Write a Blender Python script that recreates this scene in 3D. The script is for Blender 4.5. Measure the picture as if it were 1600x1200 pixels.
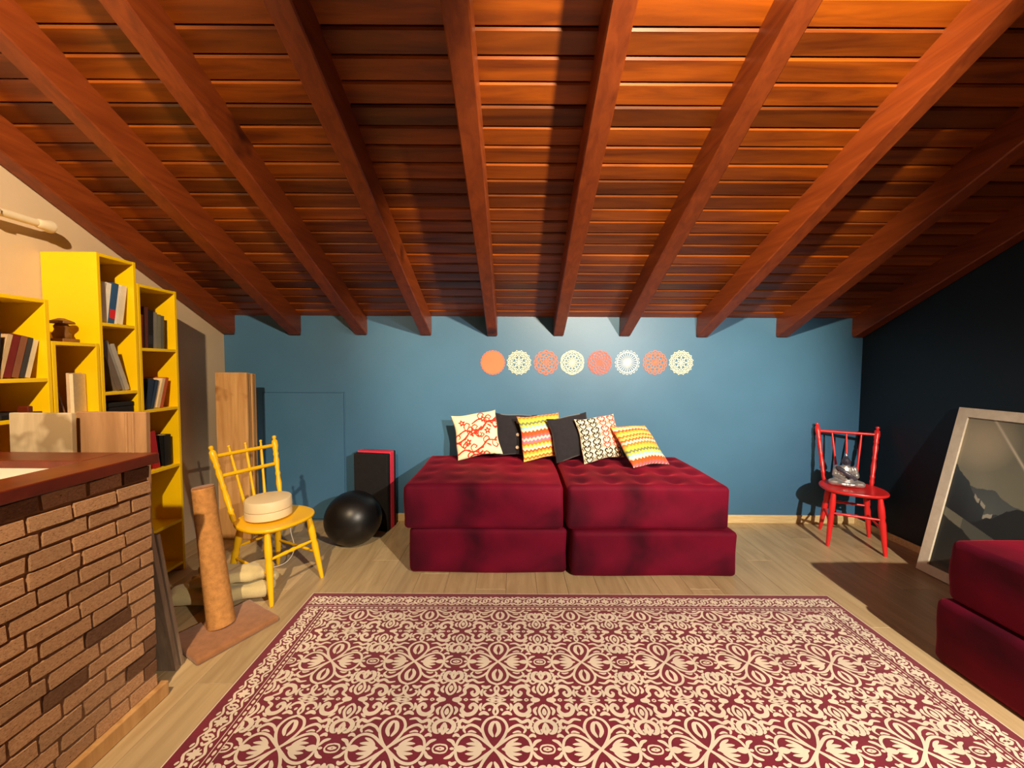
import bpy, bmesh, math, random
from mathutils import Vector, Matrix, Euler
random.seed(7)
PI = math.pi
R = math.radians
for o in list(bpy.data.objects): bpy.data.objects.remove(o, do_unlink=True)
C = bpy.context.scene.collection
SC = bpy.context.scene

# ------------------------------------------------------------------ camera
CAM_H, PITCH, ROLL, FPX = 1.38, 2.7, 0.3, 610.0
cd = bpy.data.cameras.new('camera'); cam = bpy.data.objects.new('camera', cd); C.objects.link(cam)
cd.sensor_width = 36.0; cd.lens = FPX/1600*36.0; cd.clip_start = 0.02
cam.matrix_world = Matrix.Translation((0, 0, CAM_H)) @ Euler((R(90-PITCH), 0, 0)).to_matrix().to_4x4() @ Matrix.Rotation(R(ROLL), 4, 'Z')
SC.camera = cam
# ------------------------------------------------------------------ world and exposure
w = bpy.data.worlds.new('world'); SC.world = w; w.use_nodes = True
w.node_tree.nodes['Background'].inputs[0].default_value = (1.0, 0.8, 0.6, 1)
w.node_tree.nodes['Background'].inputs[1].default_value = 0.0
SC.view_settings.view_transform = 'Standard'; SC.view_settings.look = 'None'
SC.view_settings.gamma = 1.0; SC.view_settings.use_curve_mapping = False
SC.view_settings.exposure = 0.0
# lamps of the room (each inside its pendant or spot fixture, built at the end)
LAMPS = [  # position, aim, watt, colour, cone degrees, blend, label
    ((0.81, -0.20, 2.88), (0.78, 3.4, 2.1), 930, (1.0, 0.77, 0.48), 66, 0.45, 'black ceiling spotlight aimed at the sofa wall'),
    ((-0.85, -0.20, 2.90), (-2.5, 1.35, 1.6), 520, (1.0, 0.75, 0.47), 106, 0.85, 'black ceiling spotlight aimed at the bookcases'),
    ((1.90, -0.90, 2.25), (1.2, 1.95, 0.0), 820, (1.0, 0.86, 0.68), 82, 0.6, 'black ceiling spotlight aimed at the rug and red chair'),
]
# ------------------------------------------------------------------ room numbers
XL, XR, YB, YR = -2.50, 3.04, 3.40, -2.60
ZW, SL = 1.80, 0.49            # ceiling height at the back wall, slope
AL = math.atan(SL)
def ceil_z(y): return ZW + (YB-y)*SL
def ray(px, py):
    d = Vector(((px-800)/FPX, -(py-600)/FPX, -1.0))
    return (cam.matrix_world.to_3x3() @ d)
def at_y(px, py, Y):
    d = ray(px, py); t = Y/d.y; return Vector((0, 0, CAM_H)) + d*t
def at_x(px, py, X):
    d = ray(px, py); t = X/d.x; return Vector((0, 0, CAM_H)) + d*t
def at_z(px, py, Z):
    d = ray(px, py); t = (Z-CAM_H)/d.z; return Vector((0, 0, CAM_H)) + d*t

# ------------------------------------------------------------------ materials
def srgb(r, g, b):
    f = lambda c: ((c/255+0.055)/1.055)**2.4 if c/255 > 0.04045 else c/255/12.92
    return (f(r), f(g), f(b), 1)
MATS = {}
def base_mat(name, rough=0.5, spec=0.5, sheen=0.0):
    m = bpy.data.materials.new(name); m.use_nodes = True
    nt = m.node_tree; b = nt.nodes['Principled BSDF']
    b.inputs['Roughness'].default_value = rough
    b.inputs['Specular IOR Level'].default_value = spec
    if sheen: b.inputs['Sheen Weight'].default_value = sheen
    MATS[name] = m
    return m, nt, b
def N(nt, t, **kw):
    n = nt.nodes.new(t)
    for k, v in kw.items(): setattr(n, k, v)
    return n
def mixrgb(nt, fac, a, b, blend='MIX'):
    n = N(nt, 'ShaderNodeMix', data_type='RGBA', blend_type=blend)
    for s, v in ((0, fac), (6, a), (7, b)):
        if hasattr(v, 'is_linked'): nt.links.new(v, n.inputs[s])
        else: n.inputs[s].default_value = v
    return n.outputs[2]
def coords(nt, scale=(1, 1, 1), rand=False):
    tc = N(nt, 'ShaderNodeTexCoord'); mp = N(nt, 'ShaderNodeMapping')
    mp.inputs['Scale'].default_value = scale
    nt.links.new(tc.outputs['Object'], mp.inputs['Vector'])
    if rand:
        oi = N(nt, 'ShaderNodeObjectInfo'); vm = N(nt, 'ShaderNodeVectorMath', operation='SCALE')
        vm.inputs[0].default_value = (37.0, 21.0, 53.0)
        nt.links.new(oi.outputs['Random'], vm.inputs['Scale']); nt.links.new(vm.outputs[0], mp.inputs['Location'])
    return mp.outputs[0]
def noise(nt, vec, scale, detail=4, rough=0.55, dist=0.0):
    n = N(nt, 'ShaderNodeTexNoise'); n.inputs['Scale'].default_value = scale
    n.inputs['Detail'].default_value = detail; n.inputs['Roughness'].default_value = rough
    n.inputs['Distortion'].default_value = dist
    nt.links.new(vec, n.inputs['Vector']); return n.outputs[0]
def ramp(nt, fac, stops, interp='LINEAR'):
    n = N(nt, 'ShaderNodeValToRGB'); cr = n.color_ramp; cr.interpolation = interp
    while len(cr.elements) < len(stops): cr.elements.new(0.5)
    for e, (p, c) in zip(cr.elements, stops): e.position = p; e.color = c
    nt.links.new(fac, n.inputs[0]); return n.outputs[0]
def bump(nt, b, h, strength=0.2, dist=0.01):
    n = N(nt, 'ShaderNodeBump'); n.inputs['Strength'].default_value = strength; n.inputs['Distance'].default_value = dist
    nt.links.new(h, n.inputs['Height']); nt.links.new(n.outputs[0], b.inputs['Normal'])
def plain(name, col, rough=0.5, spec=0.5, var=0.12, vscale=8.0, bmp=0.0, bscale=60.0, sheen=0.0, metal=0.0):
    m, nt, b = base_mat(name, rough, spec, sheen)
    v = coords(nt); f = noise(nt, v, vscale)
    dark = tuple(c*(1-var) for c in col[:3])+(1,); lite = tuple(min(1, c*(1+var)) for c in col[:3])+(1,)
    nt.links.new(ramp(nt, f, [(0.3, dark), (0.7, lite)]), b.inputs['Base Color'])
    if metal: b.inputs['Metallic'].default_value = metal
    if bmp: bump(nt, b, noise(nt, v, bscale, 6), bmp, 0.004)
    return m
def wood(name, c1, c2, scale, rough=0.45, spec=0.5, rnd=0.35, bmp=0.15, gscale=6.0, knots=None):
    m, nt, b = base_mat(name, rough, spec)
    v = coords(nt, scale, True)
    f = noise(nt, v, gscale, 6, 0.6, 0.6)
    col = ramp(nt, f, [(0.3, c1), (0.7, c2)])
    if rnd:
        oi = N(nt, 'ShaderNodeObjectInfo')
        br = ramp(nt, oi.outputs['Random'], [(0, (1-rnd,)*3+(1,)), (1, (1+rnd*0.6,)*3+(1,))])
        col = mixrgb(nt, 1.0, col, br, 'MULTIPLY')
    if knots:
        k = noise(nt, coords(nt, (1, 1, 1), True), knots[0], 3)
        msk = ramp(nt, k, [(knots[1], (0, 0, 0, 1)), (knots[1]+0.07, (1, 1, 1, 1))])
        col = mixrgb(nt, msk, col, knots[2])
    nt.links.new(col, b.inputs['Base Color'])
    bump(nt, b, f, bmp, 0.003)
    return m
def printed(name, rough=0.8, sheen=0.2, bmp=0.15, spec=0.3):
    m, nt, b = base_mat(name, rough, spec, sheen)
    a = N(nt, 'ShaderNodeVertexColor', layer_name='print')
    nt.links.new(a.outputs[0], b.inputs['Base Color'])
    bump(nt, b, noise(nt, coords(nt), 250.0, 3), bmp, 0.002)
    return m
def velvet(name):
    m, nt, b = base_mat(name, 0.75, 0.15, 1.0)
    v = coords(nt); f = noise(nt, v, 2.2, 3, 0.5, 0.4)
    nt.links.new(ramp(nt, f, [(0.38, srgb(58, 2, 22)), (0.62, srgb(108, 6, 38))]), b.inputs['Base Color'])
    b.inputs['Sheen Tint'].default_value = srgb(215, 50, 70); b.inputs['Sheen Roughness'].default_value = 0.38
    b.inputs['Sheen Weight'].default_value = 0.55
    bump(nt, b, noise(nt, v, 9.0, 4), 0.12, 0.02)
    return m
def emis(name, col, s):
    m = bpy.data.materials.new(name); m.use_nodes = True; b = m.node_tree.nodes['Principled BSDF']
    b.inputs['Emission Color'].default_value = col; b.inputs['Emission Strength'].default_value = s
    return m

M_BLUE = plain('blue_paint', srgb(66, 110, 146), 0.40, 0.45, 0.07, 1.6, 0.12, 90)
M_NAVY = plain('navy_paint', srgb(14, 30, 42), 0.55, 0.35, 0.1, 2.0, 0.1, 90)
M_CREAMW = plain('cream_paint', srgb(212, 190, 160), 0.7, 0.3, 0.06, 2.0, 0.12, 80)
M_PLANK = wood('ceiling_plank_wood', srgb(88, 36, 7), srgb(150, 76, 12), (0.5, 6, 6), 0.36, 0.5, 0.6, 0.08, 3.0)
M_RAFT = wood('rafter_wood', srgb(104, 44, 16), srgb(136, 64, 24), (9, 0.7, 9), 0.42, 0.4, 0.12, 0.15, 3.0, (2.5, 0.66, srgb(60, 22, 8)))
M_DARK = plain('dark_backing', srgb(40, 16, 8), 0.8, 0.2)
M_FLOOR = wood('floor_laminate', srgb(174, 148, 108), srgb(204, 180, 138), (9, 0.9, 1), 0.36, 0.4, 0.12, 0.06, 2.2, (7.0, 0.72, srgb(120, 86, 52)))
M_BASEB = wood('pale_baseboard', srgb(205, 178, 128), srgb(232, 208, 158), (1.2, 12, 12), 0.5, 0.3, 0.1, 0.1, 5.0)
M_YEL = plain('yellow_lacquer', srgb(244, 202, 8), 0.42, 0.4, 0.05, 3.0, 0.05, 40)
M_CHY = plain('yellow_chair_paint', srgb(250, 196, 24), 0.3, 0.5, 0.06, 6.0, 0.05, 40)
M_CHR = plain('red_chair_paint', srgb(232, 46, 46), 0.28, 0.5, 0.06, 6.0, 0.05, 40)
M_VEL = velvet('burgundy_velvet')
M_PRINT = printed('printed_fabric')
M_BLACKF = plain('black_cotton', srgb(32, 30, 38), 0.85, 0.2, 0.15, 30, 0.2, 200, 0.3)
M_BTN = plain('horn_button', srgb(170, 150, 130), 0.4, 0.5)
M_RUGB = plain('burgundy_rug_pile', srgb(120, 12, 40), 0.95, 0.1, 0.18, 12, 0.35, 400, 0.3)
M_RUGC = plain('cream_rug_pile', srgb(234, 218, 196), 0.95, 0.1, 0.12, 6, 0.35, 400, 0.3)
M_BRASS = plain('cream_plastic', srgb(228, 214, 184), 0.5, 0.4, 0.05)
M_MORTAR = plain('dark_mortar', srgb(148, 110, 78), 0.95, 0.1, 0.2, 20, 0.3, 80)
M_WHITE = plain('white_laminate', srgb(236, 228, 212), 0.4, 0.5, 0.03)
M_CTOP = wood('mahogany_top', srgb(84, 28, 14), srgb(112, 42, 20), (3, 3, 3), 0.32, 0.5, 0.1, 0.06, 3.0)
M_GREYW = wood('weathered_board', srgb(120, 100, 84), srgb(160, 138, 116), (6, 6, 0.7), 0.8, 0.2, 0.15, 0.3, 4.0)
M_PALEB = wood('greyish_plywood', srgb(176, 158, 128), srgb(206, 190, 160), (4, 4, 0.8), 0.7, 0.2, 0.1, 0.2, 3.0, (4, 0.62, srgb(150, 130, 100)))
M_BROWNB = wood('brown_panel', srgb(150, 112, 78), srgb(182, 142, 102), (5, 5, 0.8), 0.6, 0.3, 0.1, 0.2, 3.0)
M_PINE = wood('pine_board', srgb(186, 136, 82), srgb(222, 176, 116), (7, 7, 0.6), 0.55, 0.3, 0.1, 0.15, 3.0, (3.0, 0.6, srgb(150, 98, 52)))
M_SISAL = plain('sisal', srgb(196, 140, 80), 0.9, 0.15, 0.2, 40, 0.5, 150)
M_CARPET = plain('brown_carpet', srgb(158, 108, 70), 0.95, 0.1, 0.15, 30, 0.5, 250, 0.3)
M_TOWEL = plain('cream_towel', srgb(206, 190, 140), 0.95, 0.1, 0.1, 14, 0.5, 200, 0.3)
M_BALL = plain('black_rubber', srgb(14, 14, 16), 0.38, 0.5, 0.1, 5, 0.05, 120)
M_FOAMB = plain('black_foam', srgb(34, 32, 34), 0.8, 0.2, 0.1, 30, 0.2, 200)
M_FOAMP = plain('pink_foam', srgb(232, 58, 84), 0.75, 0.2, 0.06, 30, 0.2, 200)
M_PUCK = plain('ivory_plastic', srgb(232, 212, 172), 0.45, 0.4, 0.03)
M_FRAME = wood('white_washed_frame', srgb(222, 208, 184), srgb(240, 228, 206), (4, 4, 4), 0.5, 0.3, 0.05, 0.1, 4.0)
M_SILVER = plain('silver_glaze', srgb(190, 188, 186), 0.25, 0.6, 0.2, 40, 0.2, 90, 0, 0.6)
M_STONE = plain('dark_statue_resin', srgb(62, 60, 76), 0.35, 0.5, 0.2, 30)
def brick_mat(name, a, b_, st):
    m, nt, b = base_mat(name, 0.9, 0.15)
    v = coords(nt, (1, 1, 1), True)
    col = ramp(nt, noise(nt, v, 12, 5), [(0.3, a), (0.7, b_)])
    oi = N(nt, 'ShaderNodeObjectInfo')
    col = mixrgb(nt, 1.0, col, ramp(nt, oi.outputs['Random'], [(0, (0.82,)*3+(1,)), (1, (1.08, 1.06, 1.02, 1))]), 'MULTIPLY')
    msk = ramp(nt, noise(nt, v, 22, 4, 0.65, 0.8), [(0.56, (0, 0, 0, 1)), (0.66, (1, 1, 1, 1))])
    col = mixrgb(nt, msk, col, st)
    nt.links.new(col, b.inputs['Base Color']); bump(nt, b, noise(nt, v, 45, 6), 0.6, 0.006)
    return m
M_BRK = brick_mat('tan_brick', srgb(190, 144, 106), srgb(222, 178, 138), srgb(104, 74, 46))
M_BRKD = brick_mat('dark_brick', srgb(116, 84, 64), srgb(146, 108, 82), srgb(78, 52, 38))

# ------------------------------------------------------------------ mesh helpers
def finish(bm, name, mat, smooth=False, angle=40):
    bmesh.ops.recalc_face_normals(bm, faces=bm.faces[:])
    me = bpy.data.meshes.new(name); bm.to_mesh(me); bm.free()
    if mat: me.materials.append(mat)
    if smooth:
        for p in me.polygons: p.use_smooth = True
        try: me.set_sharp_from_angle(angle=R(angle))
        except Exception: pass
    return me
def link(name, me, parent=None):
    o = bpy.data.objects.new(name, me); C.objects.link(o)
    if parent: o.parent = parent
    return o
def mat_of(e): return Matrix.LocRotScale(e.location, e.rotation_euler, e.scale)
def part(name, bm, mat, parent=None, world=True, smooth=False, angle=40):
    """link one mesh; world=True means verts are in world space and the parent chain is undone"""
    if parent and world:
        m = Matrix.Identity(4); p = parent
        while p: m = mat_of(p) @ m; p = p.parent
        bm.transform(m.inverted())
    return link(name, finish(bm, name, mat, smooth, angle), parent)
def thing(name, label, cat, loc=(0, 0, 0), rz=0.0, group=None):
    o = bpy.data.objects.new(name, None); C.objects.link(o); o.empty_display_size = 0.05
    o.location = loc; o.rotation_euler = (0, 0, rz)
    return tag(o, label, cat, group)
def tag(o, label, cat, group=None):
    o['label'] = label; o['category'] = cat
    if group: o['group'] = group
    return o
def struct(o): o['kind'] = 'structure'; return o
def recenter(o):
    """move a top-level mesh's origin to the middle of its base"""
    vs = [v.co for v in o.data.vertices]
    c = Vector(((min(v.x for v in vs)+max(v.x for v in vs))/2, (min(v.y for v in vs)+max(v.y for v in vs))/2, min(v.z for v in vs)))
    o.data.transform(Matrix.Translation(-c)); o.location = c
    return o
def box(bm, x0, x1, y0, y1, z0, z1, bev=0.0, seg=2, mtx=None):
    r = bmesh.ops.create_cube(bm, size=1.0)
    vs = r['verts']
    bmesh.ops.transform(bm, verts=vs, matrix=Matrix.Translation(((x0+x1)/2, (y0+y1)/2, (z0+z1)/2)) @ Matrix.Diagonal((x1-x0, y1-y0, z1-z0, 1)))
    if bev:
        es = list({e for v in vs for e in v.link_edges})
        rr = bmesh.ops.bevel(bm, geom=es, offset=bev, segments=seg, affect='EDGES', profile=0.5)
        vs = list({v for f in rr['faces'] for v in f.verts} | {v for v in vs if v.is_valid})
    if mtx is not None:
        bmesh.ops.transform(bm, verts=vs, matrix=mtx)
    return bm
def nb(): return bmesh.new()
def boxpart(name, dims, mat, parent, bev=0.003, world=True):
    return part(name, box(nb(), *dims, bev=bev), mat, parent, world)
def prism(bm, pts2, f, d):
    """pts2 outline, f maps (a,b,depth)->Vector, two caps + sides"""
    n = len(pts2)
    A = [bm.verts.new(f(a, b, 0.0)) for a, b in pts2]; B = [bm.verts.new(f(a, b, d)) for a, b in pts2]
    bm.faces.new(A); bm.faces.new(B[::-1])
    for i in range(n): bm.faces.new((A[i], B[i], B[(i+1) % n], A[(i+1) % n]))
    return bm
def turned(bm, p0, p1, prof, seg=12):
    p0 = Vector(p0); p1 = Vector(p1); ax = (p1-p0); L = ax.length; ax.normalize()
    u = ax.orthogonal().normalized(); v = ax.cross(u)
    rings = []
    for t, r in prof:
        c = p0+ax*(L*t)
        rings.append([bm.verts.new(c+(u*math.cos(2*PI*k/seg)+v*math.sin(2*PI*k/seg))*r) for k in range(seg)])
    for a, b in zip(rings, rings[1:]):
        for k in range(seg): bm.faces.new((a[k], a[(k+1) % seg], b[(k+1) % seg], b[k]))
    bm.faces.new(rings[0][::-1]); bm.faces.new(rings[-1])
    return bm
def tube(bm, pts, r, seg=8):
    pts = [Vector(p) for p in pts]; rings = []
    for i, p in enumerate(pts):
        t = (pts[min(i+1, len(pts)-1)]-pts[max(i-1, 0)]).normalized()
        u = t.cross(Vector((0.13, 0.2, 0.97))); u = (u if u.length > 1e-3 else t.orthogonal()).normalized(); v = t.cross(u)
        rings.append([bm.verts.new(p+(u*math.cos(2*PI*k/seg)+v*math.sin(2*PI*k/seg))*r) for k in range(seg)])
    for a, b in zip(rings, rings[1:]):
        for k in range(seg): bm.faces.new((a[k], a[(k+1) % seg], b[(k+1) % seg], b[k]))
    bm.faces.new(rings[0][::-1]); bm.faces.new(rings[-1])
    return bm
def spline(P, n=6):
    """Catmull-Rom through 2D or 3D tuples"""
    P = [Vector(p) for p in P]
    if len(P) == 2: return [P[0].lerp(P[1], i/n) for i in range(n+1)]
    out = []
    for i in range(len(P)-1):
        a = P[i-1] if i else P[0]*2-P[1]; b = P[i]; c = P[i+1]; d = P[i+2] if i+2 < len(P) else P[-1]*2-P[-2]
        for k in range(n):
            t = k/n
            out.append(0.5*((2*b)+(c-a)*t+(2*a-5*b+4*c-d)*t*t+(3*b-a-3*c+d)*t**3))
    out.append(P[-1]); return out
def ribbon_quads(P, wd, taper=0.35):
    """2D polyline -> left/right points of a ribbon with tapered ends"""
    n = len(P); Lr = []
    for i, p in enumerate(P):
        t = (P[min(i+1, n-1)]-P[max(i-1, 0)])
        if t.length < 1e-9: t = Vector((1, 0))
        t.normalize(); q = Vector((-t.y, t.x))
        s = i/(n-1); wv = wd*(taper+(1-taper)*math.sin(PI*min(1, max(0, s)))**0.6)
        Lr.append((p+q*wv/2, p-q*wv/2))
    return Lr
def lin(a, b, n): return [a+(b-a)*i/(n-1) for i in range(n)]
def softbox(bm, hx, hy, hz, r, n=(22, 18, 8), fn=None):
    """rounded, evenly gridded block centred on the origin; fn(p, normalised) bends it"""
    def axis(h, k):
        e = [0, 0.12, 0.3, 0.55, 0.8, 1.0]
        lo = [-h+r*t for t in e]; hi = [h-r*t for t in e][::-1]
        return lo+lin(-h+r, h-r, k)[1:-1]+hi
    X, Y, Z = axis(hx, n[0]), axis(hy, n[1]), axis(hz, n[2])
    def fix(p):
        q = Vector((max(-hx+r, min(hx-r, p.x)), max(-hy+r, min(hy-r, p.y)), max(-hz+r, min(hz-r, p.z))))
        d = p-q
        if d.length > 1e-9: p = q+d.normalized()*r
        return fn(p) if fn else p
    cache = {}
    def V(x, y, z):
        k = (round(x, 6), round(y, 6), round(z, 6))
        if k not in cache: cache[k] = bm.verts.new(fix(Vector(k)))
        return cache[k]
    for s in (-hz, hz):
        for i in range(len(X)-1):
            for j in range(len(Y)-1): bm.faces.new((V(X[i], Y[j], s), V(X[i+1], Y[j], s), V(X[i+1], Y[j+1], s), V(X[i], Y[j+1], s)))
    for s in (-hy, hy):
        for i in range(len(X)-1):
            for j in range(len(Z)-1): bm.faces.new((V(X[i], s, Z[j]), V(X[i+1], s, Z[j]), V(X[i+1], s, Z[j+1]), V(X[i], s, Z[j+1])))
    for s in (-hx, hx):
        for i in range(len(Y)-1):
            for j in range(len(Z)-1): bm.faces.new((V(s, Y[i], Z[j]), V(s, Y[i+1], Z[j]), V(s, Y[i+1], Z[j+1]), V(s, Y[i], Z[j+1])))
    return bm

# ================================================================== THE ROOM
# floor: a slab with laminate planks on it
floor = struct(boxpart('floor', (XL-0.1, XR+0.1, YR-0.1, YB+0.1, -0.12, -0.012), M_FLOOR, None, 0))
PW, PL = 0.19, 1.25
pm = finish(box(nb(), -PW/2+0.0006, PW/2-0.0006, -PL/2+0.0006, PL/2-0.0006, -0.012, 0, 0.0012, 1), 'plank', M_FLOOR)
x = XL+PW/2
i = 0
while x < XR+PW/2:
    y = YB-PL/2+((i*0.43) % 1.0)*PL
    while y > -1.1:
        y0, y1 = max(y-PL/2, -1.2), min(y+PL/2, YB)
        x0, x1 = x-PW/2, min(x+PW/2, XR)
        if y1-y0 > 0.03 and x1-x0 > 0.02:
            o = link('plank', pm, floor); o.location = ((x0+x1)/2, (y0+y1)/2, 0); o.scale = ((x1-x0)/PW, (y1-y0)/PL, 1)
        y -= PL
    x += PW; i += 1
# walls
wall_back = struct(boxpart('wall_back', (XL-0.1, XR+0.1, YB, YB+0.1, -0.05, ZW+0.02), M_BLUE, None, 0))
def side_wall(name, x0, x1, mat):
    pts = [(YR, 0), (YB, 0), (YB, ZW), (0.0, ceil_z(0.0)), (YR, ceil_z(0.0)+YR*SL)]
    bm = prism(nb(), pts, lambda a, b, d: Vector((x0+d, a, b)), x1-x0)
    return struct(part(name, bm, mat))
side_wall('wall_left', XL-0.1, XL, M_CREAMW)
side_wall('wall_right', XR, XR+0.1, M_NAVY)
struct(boxpart('wall_rear', (XL-0.1, XR+0.1, YR-0.1, YR, -0.05, ceil_z(0)+YR*SL+0.05), M_NAVY, None, 0))
# ceiling: dark backing, planks across, rafters down the slope
cm = nb()
prism(cm, [(YB+0.1, ceil_z(YB+0.1)+0.03), (0, ceil_z(0)+0.03), (0, ceil_z(0)+0.13), (YB+0.1, ceil_z(YB+0.1)+0.13)], lambda a, b, d: Vector((XL-0.1+d, a, b)), XR-XL+0.2)
ceiling = struct(part('ceiling', cm, M_DARK))
cr = nb()
prism(cr, [(0, ceil_z(0)), (YR-0.1, ceil_z(0)+(YR-0.1)*SL), (YR-0.1, ceil_z(0)+(YR-0.1)*SL+0.1), (0, ceil_z(0)+0.12)], lambda a, b, d: Vector((XL-0.1+d, a, b)), XR-XL+0.2)
struct(part('ceiling_rear', cr, M_PLANK))
CP = 0.0965
L = XR-XL
bmp = nb()
hw = CP/2-0.0016
prism(bmp, [(-hw, 0.024), (-hw, 0.007), (-hw+0.005, 0.0), (hw-0.008, 0.0), (hw, 0.007), (hw, 0.024)], lambda a, b, d: Vector((-L/2+d, -a, b)), L)
plank_me = finish(bmp, 'ceiling_plank', M_PLANK)
s = CP/2; k = 0
while True:
    y = YB-s*math.cos(AL); z = ZW+s*math.sin(AL)
    if y < 0.03: break
    o = link('ceiling_plank', plank_me, ceiling)
    o.location = ((XL+XR)/2, y, z+random.uniform(-0.0012, 0.0012)); o.rotation_euler = (-AL+0.05+random.uniform(-0.01, 0.01), 0, 0)
    s += CP; k += 1
RH, RW = 0.152, 0.094          # rafter depth square to the slope, width
RAFT = [((346, 518), (0, 245)), ((459, 522), (100, 165)), ((563, 522), (175, 0)), ((666, 524), (431, 0)), ((769, 525), (709, 0)), ((872, 526), (978, 0)),
        ((977, 525), (1267, 0)), ((1097, 527), (1505, 100)), ((1222, 527), (1562, 262)), ((1346, 524), (1600, 372))]
def on_rafter_plane(px, py):
    zb = ZW-RH/math.cos(AL); d = ray(px, py)
    t = (zb+YB*SL-CAM_H)/(d.z+d.y*SL)
    return Vector((0, 0, CAM_H))+d*t
SLEN = (YB+0.05)/math.cos(AL)
for q, (pa, pb_) in enumerate(RAFT):
    A_, B_ = on_rafter_plane(*pa), on_rafter_plane(*pb_)
    if q == 0: A_.x = B_.x = XL+RW/2+0.004
    if q == 9: A_.x = B_.x = XR-RW/2-0.004
    dxdy = (B_.x-A_.x)/(B_.y-A_.y)
    bm = nb(); n = 26; rows = []
    rnd = random.Random(q)
    for a in range(n+1):
        t = a/n*SLEN
        wv = RW/2+0.003*math.sin(t*2.1+q)+rnd.uniform(-0.001, 0.001); hh = RH+0.003*math.sin(t*1.3+2*q)
        c = 0.006
        prof = [(-wv, 0.012), (-wv, -hh+c), (-wv+c, -hh), (wv-c, -hh), (wv, -hh+c), (wv, 0.012)]
        dx = 0.003*math.sin(t*0.9+q*1.7)-t*math.cos(AL)*dxdy
        rows.append([bm.verts.new((p+dx, -t*math.cos(AL)+h*math.sin(AL), t*math.sin(AL)+h*math.cos(AL))) for p, h in prof])
    for a, b in zip(rows, rows[1:]):
        for e in range(6): bm.faces.new((a[e], a[(e+1) % 6], b[(e+1) % 6], b[e]))
    bm.faces.new(rows[0]); bm.faces.new(rows[-1][::-1])
    me = finish(bm, 'rafter', M_RAFT)
    o = link('rafter', me, ceiling); o.location = (A_.x+(YB-A_.y)*dxdy, YB+0.05, ZW+(-0.05)*SL)
# baseboards
struct(boxpart('baseboard_back', (-1.04, XR, YB-0.014, YB, 0, 0.072), M_BASEB, None, 0.003))
struct(boxpart('baseboard_right', (XR-0.012, XR, 0.0, YB-0.014, 0, 0.055), M_BASEB, None, 0.003))
# hatch in the back wall
p0 = at_y(412, 614, YB); p1 = at_y(537, 614, YB)
door = struct(part('door_1', box(nb(), p0.x, p1.x, YB-0.012, YB, 0.02, p0.z, 0.003), M_BLUE))
for nm, d in (('door_frame', (p0.x-0.012, p0.x-0.006, YB-0.006, YB, 0.0, p0.z+0.012)), ('door_frame', (p1.x+0.006, p1.x+0.012, YB-0.006, YB, 0.0, p0.z+0.012)), ('door_frame', (p0.x-0.012, p1.x+0.012, YB-0.006, YB, p0.z+0.006, p0.z+0.012))):
    boxpart(nm, d, M_BLUE, door, 0.0015)

# ================================================================== VELVET BLOCKS
def velvet_block(label, x0, x1, y0, y1, z0, z1, tuft=False, seed=0, cat='ottoman'):
    hx, hy, hz = (x1-x0)/2, (y1-y0)/2, (z1-z0)/2
    rnd = random.Random(seed); ph = [rnd.uniform(0, 6) for _ in range(6)]
    tc = [(-hx+hx*2*(i+0.5)/5, -hy+hy*2*(j+0.5)/4) for i in range(5) for j in range(4)]
    def fn(p):
        nx, ny, nz = p.x/hx, p.y/hy, p.z/hz
        d = Vector((0.004*math.sin(3*ny+ph[0])+0.0025*math.sin(3*nz+ph[1]), 0.006*math.sin(3.3*nx+ph[2])+0.003*math.sin(4*nz+ph[3]), 0))
        if nz > 0.98:
            e = max(0, (1-nx**6))*max(0, (1-ny**6))
            if z0 > 0.1: d.z += (0.004+0.003*math.sin(2.5*nx+ph[4])*math.cos(2*ny+ph[5]))*e
            if tuft:
                g = 0
                for a, b in tc: g += math.exp(-((p.x-a)**2+(p.y-b)**2)/(0.055**2))
                d.z += (0.006-tuft*g)*e
        return p+d
    bm = softbox(nb(), hx, hy, hz, 0.032, (44 if tuft else 20, 36 if tuft else 16, 8), fn)
    me = finish(bm, 'velvet_ottoman', M_VEL, True, 60)
    me.transform(Matrix.Translation((0, 0, hz)))
    o = link('velvet_ottoman', me); o.location = ((x0+x1)/2, (y0+y1)/2, z0)
    tag(o, label, cat, 'burgundy velvet ottoman blocks')
    return o
velvet_block('burgundy velvet ottoman block on the floor, lower left of the wall pair', -0.675, 0.372, 2.525, 3.35, 0, 0.305, 0, 1)
velvet_block('burgundy velvet ottoman block on the floor, lower right of the wall pair', 0.392, 1.475, 2.49, 3.35, 0, 0.305, 0, 2)
velvet_block('smoother burgundy velvet ottoman block on top left, under floral cushion', -0.702, 0.345, 2.505, 3.36, 0.307, 0.60, 0.012, 3)
velvet_block('burgundy velvet ottoman block with deeply tufted top, under the leaning zigzag cushion', 0.368, 1.43, 2.505, 3.36, 0.307, 0.60, 0.034, 4)
velvet_block('burgundy velvet block on floor at right edge, below another in front of painting', 2.01, 2.86, 0.75, 1.80, 0, 0.30, 0, 5)
velvet_block('burgundy velvet block at right edge, uppermost in front of the landscape painting', 2.035, 2.87, 0.76, 1.79, 0.302, 0.585, 0, 6)

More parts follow.
